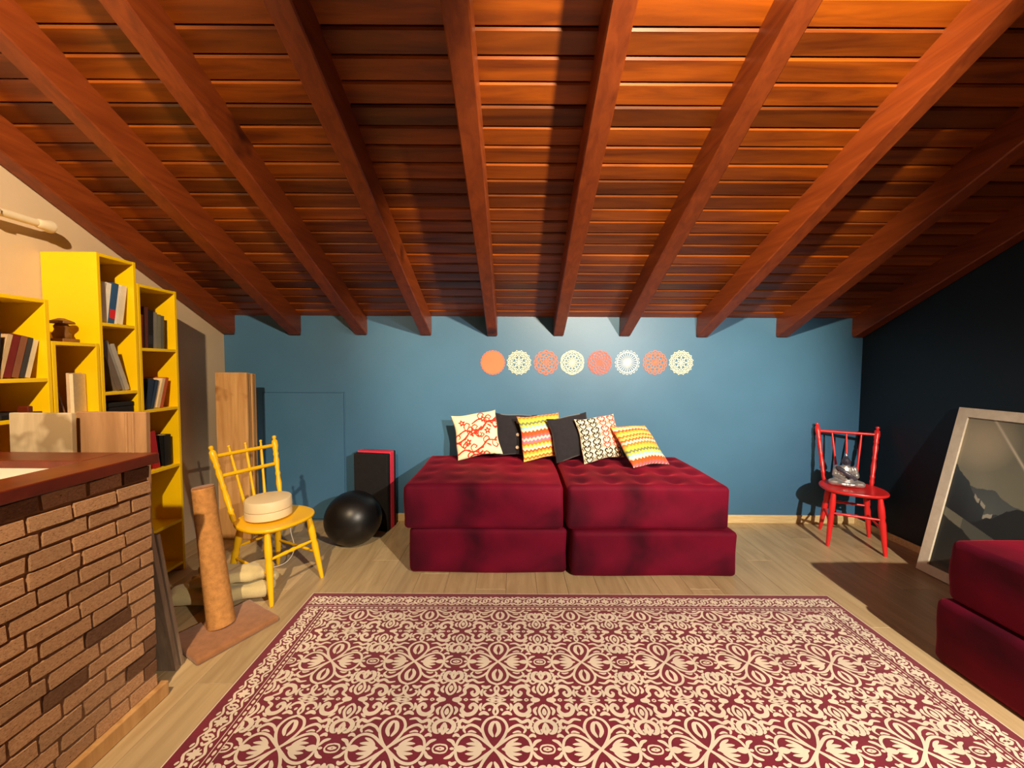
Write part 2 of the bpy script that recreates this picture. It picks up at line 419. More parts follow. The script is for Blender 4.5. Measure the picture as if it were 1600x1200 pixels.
# ================================================================== CUSHIONS
def pillow_mesh(sz, th, paint=None, n=96):
    """flat in XZ, front towards -Y; paint(u,v)->linear colour"""
    bm = nb(); h = sz/2; grid = {}
    lay = bm.verts.layers.float_color.new('print') if paint else None
    def pos(i, j, side):
        u, v = -1+2*i/n, -1+2*j/n
        sx = 1-0.075*(1-v*v)*abs(u)**2; sz_ = 1-0.075*(1-u*u)*abs(v)**2
        t = th/2*(max(0, 1-u**2)*max(0, 1-v**2))**0.42
        return Vector((u*h*sx+0.004*math.sin(5*v), side*t, v*h*sz_+0.004*math.sin(4*u+1)))
    for side in (-1, 1):
        for i in range(n+1):
            for j in range(n+1):
                edge = i in (0, n) or j in (0, n)
                if side == 1 and edge: grid[(i, j, 1)] = grid[(i, j, -1)]; continue
                vtx = bm.verts.new(pos(i, j, side)); grid[(i, j, side)] = vtx
                if paint: vtx[lay] = paint(i/n, j/n)
    for side in (-1, 1):
        for i in range(n):
            for j in range(n):
                q = [grid[(i, j, side)], grid[(i+1, j, side)], grid[(i+1, j+1, side)], grid[(i, j+1, side)]]
                bm.faces.new(q if side == -1 else q[::-1])
    return bm
CRM, RED, ORG, BLK = srgb(246, 226, 190), srgb(196, 44, 28), srgb(240, 104, 28), srgb(28, 22, 24)
def seg_dist(p, a, b):
    ab = b-a; t = max(0, min(1, (p-a).dot(ab)/max(1e-12, ab.length_squared))); return (p-(a+ab*t)).length
class Painter:
    def __init__(s, base, n=96): s.n = n; s.base = base; s.g = {}
    def dab(s, x, y, r, c):
        n = s.n
        for i in range(max(0, int((x-r)*n)), min(n, int((x+r)*n)+1)+1):
            for j in range(max(0, int((y-r)*n)), min(n, int((y+r)*n)+1)+1):
                if (i/n-x)**2+(j/n-y)**2 <= r*r: s.g[(i, j)] = c
    def stroke(s, pts, wd, c, taper=0.5):
        P = spline(pts, 14)
        for k, p in enumerate(P):
            f = k/(len(P)-1); s.dab(p.x, p.y, max(0.0062, wd/2*(taper+(1-taper)*math.sin(PI*f))), c)
    def __call__(s, u, v): return s.g.get((round(u*s.n), round(v*s.n)), s.base)
fl = Painter(CRM)
for ox, oy in ((0, 0), (0.05, 0.42), (-0.35, 0.25), (0.4, -0.28), (-0.4, -0.3), (0.4, 0.62)):
    S = lambda *p: [(a+ox, b+oy) for a, b in p]
    fl.stroke(S((0.02, 0.12), (0.2, 0.2), (0.38, 0.12), (0.58, 0.2), (0.74, 0.34), (0.95, 0.32)), 0.042, RED, 0.8)
    for a in ((0.2, 0.2, 1), (0.5, 0.16, -1), (0.66, 0.27, 1), (0.85, 0.34, -1), (0.36, 0.13, 1)):
        x, y, d = a
        fl.stroke(S((x, y), (x-0.02, y+0.1*d), (x+0.05, y+0.16*d), (x+0.11, y+0.11*d), (x+0.07, y+0.07*d)), 0.03, RED, 0.6)
        fl.stroke(S((x+0.03, y), (x+0.09, y-0.03*d), (x+0.12, y-0.07*d)), 0.045, RED, 0.2)
for x, y in ((0.42, 0.56), (0.3, 0.36), (0.74, 0.55), (0.68, 0.82), (0.2, 0.8)):
    for k in range(5):
        a = 2*PI*k/5+0.4; fl.stroke([(x, y), (x+0.075*math.cos(a), y+0.075*math.sin(a))], 0.05, RED, 0.3)
    fl.dab(x, y, 0.018, CRM)
dm = Painter(srgb(244, 232, 206))
def damask_unit(ox, oy, sc, c):
    S = lambda *p: [(ox+a*sc, oy+b*sc) for a, b in p]
    for m in (-1, 1):
        dm.stroke(S((0, -0.5), (0.22*m, -0.38), (0.3*m, -0.15), (0.14*m, -0.02), (0.05*m, -0.18)), 0.14*sc, c)
        dm.stroke(S((0, 0.0), (0.28*m, 0.1), (0.36*m, 0.34), (0.16*m, 0.46), (0.08*m, 0.26)), 0.15*sc, c)
        dm.stroke(S((0.4*m, -0.42), (0.44*m, -0.2), (0.4*m, 0.02)), 0.09*sc, c)
    dm.dab(ox, oy+0.5*sc, 0.06*sc, c); dm.dab(ox, oy-0.1*sc, 0.05*sc, c)
for a in range(4):
    for b in range(4):
        damask_unit(0.125+a*0.25, 0.125+b*0.25, 0.24, srgb(206, 60, 58) if a in (2, 3) and b > 0 else BLK)
ZZ = [srgb(*c) for c in ((236, 226, 200), (240, 120, 40), (240, 176, 70), (196, 190, 70), (110, 120, 90), (206, 196, 80), (140, 190, 205), (238, 226, 196), (232, 74, 26), (236, 84, 30), (214, 96, 110), (236, 200, 190), (196, 110, 150), (240, 120, 40), (250, 196, 90), (236, 226, 200), (226, 84, 30), (246, 170, 50), (240, 222, 120), (236, 110, 40), (250, 206, 110), (226, 92, 34))]
def zigzag(shift, flip=False, per=22.0):
    def f(u, v):
        t = (v if flip else 1-v)+0.020*(abs(((u*per) % 2)-1)*2-1)
        return ZZ[int((t*20+shift)) % len(ZZ)]
    return f
def cushion(label, px, py, Y, sz, th, paint, roll, lean, yaw, btn=False, mat=None):
    bm = pillow_mesh(sz, th, paint, 96 if paint else 28)
    o = link('cushion', finish(bm, 'cushion', mat or M_PRINT, True, 80))
    p = at_y(px, py, Y)
    o.location = p; o.rotation_euler = Euler((0, 0, 0))
    o.matrix_world = Matrix.Translation(p) @ Matrix.Rotation(R(yaw), 4, 'Z') @ Matrix.Rotation(R(-lean), 4, 'X') @ Matrix.Rotation(R(roll), 4, 'Y')
    o.location.z += 0.608-min((o.matrix_world @ v.co).z for v in o.data.vertices)
    tag(o, label, 'cushion', 'cushions on the velvet ottomans')
    if btn:
        for zz in (0.105, 0.0, -0.105):
            b = nb(); turned(b, (0.012, -th*0.44, zz), (0.012, -th*0.5-0.008, zz), [(0, 0.014), (0.7, 0.015), (1, 0.010)], 10)
            part('button', b, M_BTN, o, world=False)
    return o
cushion('cream cushion with red vine flowers, leftmost in the row', 745, 686, 3.19, 0.37, 0.12, fl, -8, 14, 6)
cushion('black cushion with a row of small buttons', 806, 688, 3.27, 0.36, 0.09, None, 3, 12, 4, True, M_BLACKF)
cushion('upright multicoloured zigzag cushion between the two black cushions', 846, 690, 3.18, 0.37, 0.10, zigzag(1), -4, 14, 16)
cushion('plain black cushion between the zigzag and the black scroll print cushions', 893, 692, 3.15, 0.36, 0.08, None, -8, 14, 16, False, M_BLACKF)
cushion('cream cushion printed with black and red scrolls', 936, 689, 3.13, 0.36, 0.09, dm, -6, 16, 16)
cushion('tilted multicoloured zigzag cushion slumped at the right end of row', 999, 694, 3.08, 0.38, 0.11, zigzag(13), 3, 44, 30)

# ================================================================== MANDALAS
def mandala(label, px, py, mat, design):
    r0 = 19.5/FPX*3.37
    c = at_y(px, py, YB); bm = nb(); T = 0.004
    def strip(P, wd, taper=1.0, closed=False):
        P = [Vector(p)*r0 for p in P]
        if closed: P = P+[P[0]]
        q = ribbon_quads(P, wd*0.6*r0, taper); T = 0.003+random.random()*0.002
        for a, b in zip(q, q[1:]):
            A = [bm.verts.new((v.x, -T, v.y)) for v in (a[0], b[0], b[1], a[1])]
            B = [bm.verts.new((v.x, 0, v.y)) for v in (a[0], b[0], b[1], a[1])]
            bm.faces.new(A)
            for k in range(4): bm.faces.new((A[k], A[(k+1) % 4], B[(k+1) % 4], B[k]))
    def ring(r, wd, n=48, ox=0, oy=0): strip([(ox+r*math.cos(2*PI*k/n), oy+r*math.sin(2*PI*k/n)) for k in range(n)], wd, 1, True)
    def pol(r, a): return (r*math.cos(a), r*math.sin(a))
    def petals(n, ra, rb, spread, wd, off=0.0, tip=True):
        for k in range(n):
            a = 2*PI*(k+off)/n; s = 2*PI/n*spread
            P = spline([pol(ra, a), pol((ra+rb)*0.5, a-s), pol(rb, a)], 5); strip([(p.x, p.y) for p in P], wd)
            P = spline([pol(ra, a), pol((ra+rb)*0.5, a+s), pol(rb, a)], 5); strip([(p.x, p.y) for p in P], wd)
    def scallop(n, r, rr, wd, off=0.0):
        for k in range(n):
            a = 2*PI*(k+off)/n; s = PI/n
            P = spline([pol(r, a-s), pol(r+rr*0.8, a-s*0.55), pol(r+rr, a), pol(r+rr*0.8, a+s*0.55), pol(r, a+s)], 4); strip([(p.x, p.y) for p in P], wd)
    def disc(r, n=32, ox=0, oy=0):
        T = 0.0024
        A = [bm.verts.new((r0*(ox+r*math.cos(2*PI*k/n)), -T, r0*(oy+r*math.sin(2*PI*k/n)))) for k in range(n)]
        B = [bm.verts.new((r0*(ox+r*math.cos(2*PI*k/n)), 0, r0*(oy+r*math.sin(2*PI*k/n)))) for k in range(n)]
        bm.faces.new(A[::-1])
        for k in range(n): bm.faces.new((A[k], A[(k+1) % n], B[(k+1) % n], B[k]))
    if design == 'solid':
        disc(0.9, 48); scallop(24, 0.88, 0.09, 0.07)
    elif design == 'lotus':
        petals(8, 0.0, 0.5, 0.32, 0.075); petals(8, 0.22, 0.74, 0.42, 0.07, 0.5); scallop(16, 0.74, 0.16, 0.07); petals(16, 0.6, 1.0, 0.4, 0.055, 0.5); scallop(8, 0.5, 0.12, 0.06)
    elif design == 'rose':
        for q, r in enumerate((0.16, 0.3, 0.46, 0.62)): petals(8, r-0.12, r+0.2, 0.5, 0.065, 0.5*(q % 2))
        ring(0.8, 0.06); scallop(12, 0.84, 0.14, 0.065); petals(12, 0.72, 0.98, 0.3, 0.04)
    elif design == 'daisy':
        disc(0.1, 16); petals(12, 0.1, 0.58, 0.3, 0.06); ring(0.6, 0.05); petals(6, 0.58, 0.96, 0.45, 0.07); petals(6, 0.58, 0.9, 0.5, 0.06, 0.5); scallop(6, 0.86, 0.1, 0.07, 0.5); ring(0.88, 0.055, 6 * 8)
    elif design == 'dense':
        for q, r in enumerate((0.12, 0.28, 0.44, 0.6, 0.74)): petals(12, r-0.1, r+0.2, 0.5, 0.1, 0.5*(q % 2))
        ring(0.84, 0.07); scallop(20, 0.86, 0.1, 0.07); disc(0.22, 20)
    elif design == 'wheel':
        disc(0.2, 24)
        for k in range(24): a = 2*PI*k/24; strip([pol(0.15, a), pol(0.45, a), pol(0.78, a)], 0.06)
        ring(0.8, 0.06)
        for k in range(20): a = 2*PI*k/20; ring(0.085, 0.05, 12, 0.9*math.cos(a), 0.9*math.sin(a))
    elif design == 'lace':
        for q, r in enumerate((0.15, 0.36, 0.55)): petals(10, r-0.15, r+0.22, 0.5, 0.075, 0.5*(q % 2))
        scallop(14, 0.74, 0.12, 0.075); scallop(14, 0.84, 0.12, 0.07, 0.5); ring(0.72, 0.06)
    me = finish(bm, 'mandala_decal', mat)
    o = link('mandala_decal', me); o.location = (c.x, YB, c.z)
    tag(o, label, 'wall decoration', 'mandalas in a row on the blue wall')
M_MO = plain('orange_mandala', srgb(232, 122, 86), 0.6, 0.3, 0.05); M_MR = plain('coral_mandala', srgb(222, 104, 92), 0.6, 0.3, 0.05)
M_MW = plain('white_mandala', srgb(250, 248, 240), 0.6, 0.3, 0.02); M_MC = plain('cream_mandala', srgb(250, 240, 205), 0.6, 0.3, 0.02)
for lab, px, mt, ds in (
    ('solid orange round mandala, leftmost on the blue wall', 770, M_MO, 'solid'),
    ('cream openwork mandala next to the solid orange disc', 811, M_MC, 'lotus'),
    ('orange rose openwork mandala, third from left on blue wall', 853, M_MO, 'rose'),
    ('cream daisy mandala with six-sided outline', 894, M_MC, 'daisy'),
    ('dense coral mandala between cream daisy and white wheel', 937, M_MR, 'dense'),
    ('white wheel mandala with straight spokes and beaded rim', 980, M_MW, 'wheel'),
    ('orange lace mandala beside the white spoked wheel', 1023, M_MO, 'lace'),
    ('cream openwork mandala at the right end of row', 1064, M_MC, 'lotus')):
    mandala(lab, px, 566.5, mt, ds)

# ================================================================== RUG
RX0, RX1, RY0, RY1 = -1.185, 1.90, 0.10, 2.285
rug = thing('area_rug', 'large burgundy rug with cream damask scrolls on the floor', 'rug', ((RX0+RX1)/2, (RY0+RY1)/2, 0.0))
boxpart('pile', (RX0, RX1, RY0, RY1, 0.0005, 0.009), M_RUGB, rug, 0.003)
e = nb()
for d in ((RX0-0.006, RX1+0.006, RY1, RY1+0.006, 0.0005, 0.006), (RX0-0.006, RX0, RY0, RY1, 0.0005, 0.006), (RX1, RX1+0.006, RY0, RY1, 0.0005, 0.006)): box(e, *d)
part('edge_binding', e, M_RUGC, rug)
QUARTER = [  # (points, width, taper) in half-tile units, 0,0 = medallion centre
    ([(0, 0), (.10, .10), (.21, .27), (.24, .42), (.16, .56), (0, .63)], .05, .9),
    ([(0, 0), (.12, .09), (.33, .23), (.52, .26), (.66, .17), (.72, 0)], .05, .9),
    ([(.24, .3), (.33, .40), (.48, .45), (.6, .37), (.56, .29)], .055, .4),
    ([(.02, .22), (.085, .34), (.06, .47), (.0, .53)], .08, .3),
    ([(.15, 0), (.34, .01), (.52, 0)], .075, .3), ([(.2, .03), (.36, .085), (.52, .09)], .06, .2),
    ([(.22, .06), (.34, .14), (.46, .19)], .055, .2), ([(.5, 0), (.62, .03), (.72, .0)], .06, .3),
    ([(.86, 0), (.9, .06), (1, .08)], .03, .8), ([(.92, .0), (1, .025)], .03, .8),
    ([(.73, .04), (.79, .13), (.9, .17)], .06, .25), ([(.66, .22), (.74, .26), (.8, .22)], .06, .25),
    ([(.74, .0), (.82, .0)], .05, .3),
    ([(1, .89), (.93, .83), (.9, .73), (.95, .62), (1, .56)], .05, .8), ([(1, .8), (.975, .72), (1, .66)], .04, .6),
    ([(1, .54), (.9, .53), (.81, .45), (.83, .34), (.91, .31), (.92, .38)], .085, .45),
    ([(1, .5), (.96, .38), (1, .26)], .06, .4), ([(.9, .55), (.8, .6), (.74, .54), (.78, .49)], .045, .4),
    ([(.8, .93), (.68, .86), (.7, .76), (.6, .67), (.46, .70), (.4, .82), (.47, .9), (.54, .84), (.5, .79)], .085, .3),
    ([(.28, .56), (.42, .58), (.54, .51), (.66, .55), (.71, .47), (.66, .40), (.6, .44)], .065, .35),
    ([(.84, .66), (.8, .76), (.86, .84)], .06, .3), ([(.62, .6), (.74, .68)], .05, .3),
    ([(0, .935), (.1, .96), (.21, 1)], .03, .8), ([(0, .99), (.12, 1)], .05, .3),
    ([(.3, 1), (.42, 1), (.56, 1)], .055, .25), ([(.37, .93), (.46, 1)], .04, .4),
    ([(.6, 1), (.64, .975), (.69, 1)], .025, .8),
    ([(.73, 1), (.83, .99), (.93, 1)], .09, .4), ([(.77, .95), (.86, .965)], .045, .4), 
    ([(0, .65), (.045, .73), (.015, .84), (.09, .91), (.2, .9), (.27, .82), (.22, .78)], .055, .5),
    ([(.13, .66), (.24, .71), (.34, .66)], .075, .25), ([(.1, .80), (.15, .75)], .05, .3),
    ([(.30, .92), (.33, .84), (.30, .74)], .055, .3), ([(.35, .30), (.45, .33), (.52, .31)], .04, .3),
    ([(.78, .30), (.72, .36), (.74, .42)], .05, .3),
]
TX, TY = 0.386, 0.412
B0, B1, B2 = 0.022, 0.128, 0.158       # dark margin, floral band, bead line
ZP = 0.0098
verts, faces = [], []
FX0, FX1, FY0, FY1 = RX0+B2, RX1-B2, RY0+B2, RY1-B2-0.0
def add_ribbon(P, wd, taper, clip):
    q = ribbon_quads(P, wd, taper); n0 = len(verts); zr = ZP+random.random()*0.0012
    for a, b in q:
        for v in (a, b): verts.append((min(clip[1], max(clip[0], v.x)), min(clip[3], max(clip[2], v.y)), zr))
    for k in range(len(q)-1):
        i0 = n0+2*k; faces.append((i0, i0+1, i0+3, i0+2))
XC = (RX0+RX1)/2-0.03
pre = [(spline(P, 4), wd, tp) for P, wd, tp in QUARTER]
ny0 = FY1
for a in range(-5, 6):
    cx = XC+a*TX
    for b in range(0, 7):
        cy = ny0+0.03-b*TY
        for mx in (-1, 1):
            for my in (-1, 1):
                for P, wd, tp in pre:
                    Q = [Vector((cx+mx*p.x*TX/2, cy+my*p.y*TY/2)) for p in P]
                    if max(p.x for p in Q) < FX0 or min(p.x for p in Q) > FX1 or max(p.y for p in Q) < FY0 or min(p.y for p in Q) > FY1: continue
                    add_ribbon(Q, wd*TX/2*1.12, tp, (FX0, FX1, FY0, FY1))
part_mesh = None
BAND = [([(0, .12), (.25, .3), (.5, .12), (.75, .3), (1, .12)], .09), ([(0, .88), (.25, .7), (.5, .88), (.75, .7), (1, .88)], .09),
    ([(.5, .22), (.5, .78)], .13), ([(.32, .5), (.68, .5)], .13), ([(.36, .36), (.64, .64)], .09), ([(.36, .64), (.64, .36)], .09),
    ([(.02, .5), (.12, .3), (.24, .45), (.16, .6)], .09), ([(.98, .5), (.88, .7), (.76, .55), (.84, .4)], .09),
    ([(.0, .26), (.08, .5), (0, .74)], .08), ([(1, .26), (.92, .5), (1, .74)], .08), ([(.18, .82), (.3, .9)], .09), ([(.7, .1), (.82, .18)], .09), ([(.2, .1), (.3, .18)], .09), ([(.7, .9), (.82, .82)], .09)]
bp = [(spline(P, 4), wd) for P, wd in BAND]
def band(length, fmap):
    per = 0.125; n = round(length/per)
    for k in range(n):
        for P, wd in bp:
            Q = [Vector(fmap((k+p.x)/n*length, B0+0.006+p.y*(B1-B0-0.012))) for p in P]
            add_ribbon(Q, wd*0.115, 0.5, (RX0, RX1, RY0, RY1))
    m = round(length/0.026)
    for k in range(m):
        Q = [Vector(fmap((k+t)/m*length, (B1+B2)/2-0.001)) for t in (0.12, 0.35, 0.65, 0.88)]
        add_ribbon(Q, 0.011, 0.35, (RX0, RX1, RY0, RY1))
    for off in (B1-0.001, B2-0.002):
        Q = [Vector(fmap(length*t/40, off)) for t in range(41)]
        add_ribbon(Q, 0.003, 1.0, (RX0, RX1, RY0, RY1))
band(RX1-RX0-2*B0, lambda a, b: (RX0+B0+a, RY1-b))
band(RY1-RY0-B0-B1, lambda a, b: (RX0+b, RY0+a))
band(RY1-RY0-B0-B1, lambda a, b: (RX1-b, RY0+a))
me = bpy.data.meshes.new('woven_pattern'); me.from_pydata(verts, [], faces); me.materials.append(M_RUGC)
me.transform(Matrix.Translation(-Vector(rug.location)))
bm = nb(); bm.from_mesh(me)
for f in bm.faces:
    f.normal_update()
    if f.normal.z < 0: f.normal_flip()
bm.to_mesh(me); bm.free()
po = link('woven_pattern', me, rug); po['kind'] = 'stuff'

# ================================================================== BOOKCASES
XF = -2.20; TH = 0.018
def bookcase(label, y0, y1, top, shelves):
    t = thing('bookcase', label, 'bookcase', ((XL+XF)/2, (y0+y1)/2, 0), 0, 'yellow bookcases along the left wall')
    g = 0.001
    boxpart('side_panel', (XL+0.004, XF, y0+g, y0+TH, 0, top), M_YEL, t, 0.0015)
    boxpart('side_panel', (XL+0.004, XF, y1-TH, y1-g, 0, top), M_YEL, t, 0.0015)
    boxpart('top', (XL+0.004, XF-0.0005, y0+TH, y1-TH, top-TH, top-0.0005), M_YEL, t, 0.0015)
    boxpart('back_panel', (XL+0.003, XL+0.011, y0+TH, y1-TH, 0.02, top-TH), M_YEL, t, 0)
    for z in list(shelves)+[0.06]: boxpart('shelf', (XL+0.011, XF-0.001, y0+TH, y1-TH, z-TH, z), M_YEL, t, 0.0015)
U1, U2, U3, U4 = (1.50, 1.868), (1.87, 2.088), (2.09, 2.308), (2.31, 2.58)
bookcase('yellow bookcase nearest the brick counter, top shelf of dark books', *U1, 1.68, [1.31, 1.13, 0.75, 0.38])
bookcase('lowest yellow bookcase with a small ornament on its top', *U2, 1.486, [1.115, 0.74, 0.37])
bookcase('tallest yellow bookcase, white and blue books on its top shelf', *U3, 1.968, [1.60, 1.225, 0.985, 0.61, 0.24])
bookcase('yellow bookcase farthest along, next to the grey wall shadow and chair', *U4, 1.85, [1.474, 1.10, 0.722, 0.348])
def book(label, x, y, z, th, h, d, col, lean=0.0, col2=None, cat='book', group=None, mat=None):
    """spine faces +X; stands with thickness along Y, lean about X (degrees, + leans towards +Y)"""
    t = thing('book', label, cat, (x, y, z), 0, group or 'books in the yellow bookcases')
    M_ = Matrix.Rotation(R(-lean), 4, 'X')
    key = 'cover_%d_%d_%d' % col
    m = MATS.get(key) or plain(key, srgb(*col), 0.5, 0.4, 0.08, 20)
    pg = MATS.get('book_pages') or plain('book_pages', srgb(226, 208, 172), 0.85, 0.2, 0.06, 60)
    b = nb(); c = 0.0025
    box(b, -d, 0, 0, c, 0, h); box(b, -d, 0, th-c, th, 0, h); box(b, -c, 0.0012, 0.0, th, 0, h)
    b.transform(M_); cv = part('cover', b, m, t, world=False)
    b = nb(); box(b, -d+0.004, -c, c, th-c, 0.003, h-0.005); b.transform(M_); part('pages', b, pg, t, world=False)
    if col2:
        k2 = 'band_%d_%d_%d' % col2; m2 = MATS.get(k2) or plain(k2, srgb(*col2), 0.5, 0.4, 0.05)
        b = nb(); box(b, -0.0005, 0.0022, 0.001, th-0.001, h*0.12, h*0.34); b.transform(M_); part('spine_band', b, m2, cv, world=False)
    return t
def row(y, z, specs, lean, x=XF-0.025, gap=0.002):
    """books leaning one against the next; lean in degrees"""
    for sp in specs:
        lab, th, h, d, col = sp[:5]; c2 = sp[5] if len(sp) > 5 else None; ln = sp[6] if len(sp) > 6 else lean
        off = th*math.sin(R(abs(ln))) if ln else 0
        book(lab, x-random.uniform(0, 0.012), y, z+0.0006+(th*math.sin(R(ln)) if ln > 0 else 0), th, h, d, col, ln, c2)
        y += th/math.cos(R(ln))+gap
row(U1[0]+0.05, 1.31, [
    ('dark charcoal book, frame-edge end of the dark row in near bookcase', .03, .21, .15, (48, 42, 40), None, 0), ('thick black book in near bookcase row, beside the charcoal one', .035, .22, .16, (34, 30, 34), None, 0),
    ('grey book in near bookcase, left of the wide black volume', .022, .205, .15, (110, 100, 92), None, 0), ('wide black volume in the middle of near bookcase row', .05, .205, .16, (40, 38, 44), None, 4),
    ('tan book after the wide black volume in near bookcase', .014, .20, .15, (196, 168, 128)), ('wine red book leaning in near bookcase row', .026, .20, .15, (112, 34, 30)),
    ('brown leaning book in near bookcase, before the grey end books', .024, .195, .15, (132, 84, 60)), ('charcoal leaning book near the right end of near bookcase row', .02, .19, .15, (58, 56, 58)),
    ('pale grey thin book, right end of near bookcase row', .016, .18, .15, (214, 200, 170))], 13)
row(U3[0]+0.024, 1.60, [
    ('cream book at the left of the tallest bookcase top shelf', .022, .225, .16, (232, 222, 196), None, 7), ('white book beside the blue and red one, top shelf', .03, .225, .16, (238, 232, 216), None, 8),
    ('blue book with a red foot on the top shelf', .03, .23, .17, (46, 86, 130), (206, 40, 44), 9), ('thin white book right of the blue and red book', .014, .22, .16, (236, 232, 224), None, 9),
    ('off white book at the right end of top shelf', .03, .225, .15, (224, 218, 196), None, 9)], 8)
row(U3[0]+0.112, 1.225, [('grey brown folder leaning on middle shelf of tallest bookcase', .03, .28, .2, (110, 96, 84), None, -17), ('grey thin magazine leaning on middle shelf of tallest bookcase', .013, .29, .2, (150, 146, 140), None, -17), ('pale grey binder, rightmost leaning on the middle shelf of tallest bookcase', .024, .27, .2, (172, 166, 156), None, -17)], -17)
row(U4[0]+0.022, 1.474, [
    ('cream slim book at left of far bookcase top shelf', .02, .20, .15, (228, 206, 158)), ('orange slim book on far bookcase top shelf', .012, .20, .15, (196, 96, 44)),
    ('brown tall book rising behind black ones, far bookcase top shelf', .03, .25, .16, (88, 44, 32)), ('tall black book in middle of far bookcase top shelf', .032, .235, .16, (26, 24, 26), (44, 42, 44)),
    ('grey book right of tall black book, far bookcase top shelf', .026, .225, .15, (128, 124, 116)), ('olive grey book on far bookcase top shelf', .022, .215, .15, (116, 116, 100)),
    ('dark grey book at right end of far bookcase top shelf', .022, .21, .15, (92, 92, 84))], 2)
row(U4[0]+0.05, 1.10, [
    ('navy book leaning on second shelf of far bookcase', .036, .185, .15, (34, 48, 72), None, 12), ('dark blue slim book leaning on second shelf of far bookcase', .02, .18, .15, (44, 62, 88), None, 14),
    ('white slim book leaning among the navy ones, far bookcase', .014, .18, .15, (232, 222, 204), None, 15), ('cream leaning book beside the orange one, far bookcase', .018, .19, .15, (222, 196, 150), None, 15),
    ('orange brown book, right end of second shelf, far bookcase', .02, .195, .15, (190, 92, 50), None, 15)], 13)
row(U4[0]+0.105, 0.722, [('red hardback book leaning on third shelf of far bookcase', .04, .235, .17, (168, 26, 34), None, -7)], -7)
row(U4[0]+0.172, 0.722, [('black book upright beside the red hardback', .05, .20, .17, (22, 20, 22), None, 0)], 0)
row(U2[0]+0.066, 1.115, [('brown thin pamphlet leaning in lowest bookcase', .008, .20, .13, (142, 104, 86), None, -12)], 0)
# big book shown cover-on, standing across the compartment
t = thing('book', 'large tan paperback standing cover outwards in lowest bookcase', 'book', (XF-0.05, U2[0]+0.142, 1.1155), R(-68), 'books in the yellow bookcases')
m = plain('tan_cover', srgb(206, 176, 140), 0.5, 0.4, 0.12, 30)
part('cover', box(nb(), -0.052, 0.052, -0.012, 0.0, 0, 0.215, 0.002), m, t, world=False)
part('pages', box(nb(), -0.05, 0.05, 0.0, 0.014, 0.003, 0.211), MATS['book_pages'], t, world=False)
# black box on the third shelf of the tallest unit
t = thing('storage_box', 'black flat box on a lower shelf of the tallest bookcase', 'box', (XF-0.09, (U3[0]+U3[1])/2, 0.986))
part('body', box(nb(), -0.08, 0.07, -0.085, 0.085, 0, 0.15, 0.006), M_FOAMB, t, world=False)
part('lid', box(nb(), -0.082, 0.072, -0.087, 0.087, 0.15, 0.175, 0.005), M_FOAMB, t, world=False)
# ornament on the low unit
t = thing('wooden_ornament', 'small brown wooden ornament on top of the lowest bookcase', 'ornament', (XF-0.125, U2[0]+0.155, 1.4865))
mo = plain('dark_ornament_wood', srgb(120, 84, 46), 0.5, 0.4, 0.2, 30)
part('base', box(nb(), -0.05, 0.05, -0.04, 0.04, 0, 0.02, 0.004), mo, t, world=False)
part('body', turned(nb(), (0, 0, 0.02), (0, 0, 0.10), [(0, .03), (.3, .036), (.6, .026), (.8, .03), (1, .02)], 14), mo, t, world=False, smooth=True)
part('roof', turned(nb(), (0, 0, 0.098), (0, 0, 0.125), [(0, .05), (.4, .046), (1, .012)], 14), mo, t, world=False)
# flat items on the low shelf of the near unit
t = thing('book', 'dark flat book lying on lower shelf of near bookcase', 'book', (XF-0.1, U1[1]-0.12, 1.1305), R(8), 'books in the yellow bookcases')
part('cover', box(nb(), -0.085, 0.085, -0.085, 0.085, 0, 0.022, 0.002), M_FOAMB, t, world=False)
part('pages', box(nb(), -0.087, 0.082, -0.082, 0.087, 0.004, 0.018), MATS['book_pages'], t, world=False)

# curtain rod on the left wall
p = at_x(70, 352, XL+0.075)
t = thing('curtain_rod', 'cream curtain rod with a flared end cap on the left wall', 'curtain rod', (XL+0.075, p.y, p.z))
y0 = p.y
part('rod', turned(nb(), (0, -0.95, 0), (0, -0.03, 0), [(0, .019), (1, .019)], 16), M_BRASS, t, world=False, smooth=True)
part('finial', turned(nb(), (0, -0.035, 0), (0, 0.035, 0), [(0, .02), (.12, .024), (.35, .024), (.8, .033), (.95, .031), (1, .024)], 18), M_BRASS, t, world=False, smooth=True)
b = nb(); box(b, -0.074, 0.0, -0.205, -0.19, -0.028, -0.018, 0.002); box(b, -0.075, -0.066, -0.215, -0.18, -0.05, 0.02, 0.002); tube(b, [(-0.03, -0.2, -0.02), (-0.0, -0.2, -0.024), (0.024, -0.2, -0.012), (0.026, -0.2, 0.008)], 0.006)
part('bracket', b, M_BRASS, t, world=False)

# ================================================================== BRICK COUNTER
CX, CY1, CY0, CZ = -1.452, 1.545, 0.45, 0.978
t = thing('brick_counter', 'brick-faced counter with dark wood rim and white inset top', 'counter', (-1.80, 1.0, 0))
boxpart('core', (-2.17, CX-0.005, CY0, CY1-0.004, 0.0, CZ), M_MORTAR, t, 0)
boxpart('base_strip', (CX-0.012, CX+0.026, CY0, CY1+0.025, 0.001, 0.062), M_BASEB if False else M_PINE, t, 0.004)
bvar = []
for q in range(6):
    rnd = random.Random(q+50); bm = nb(); box(bm, -0.5, 0.5, -0.5, 0.5, -0.5, 0.5)
    bmesh.ops.subdivide_edges(bm, edges=[e for e in bm.edges if abs(e.verts[0].co.y-e.verts[1].co.y) > 0.5], cuts=1)
    for v in bm.verts:
        if v.co.x > 0: v.co.y *= 0.955; v.co.z *= 0.90
        v.co.y += rnd.uniform(-0.022, 0.022); v.co.z += rnd.uniform(-0.05, 0.05); v.co.x += rnd.uniform(-0.06, 0.06) if v.co.x > 0 else 0
    bvar.append((finish(bm, 'brick', M_BRK), None))
bdark = []
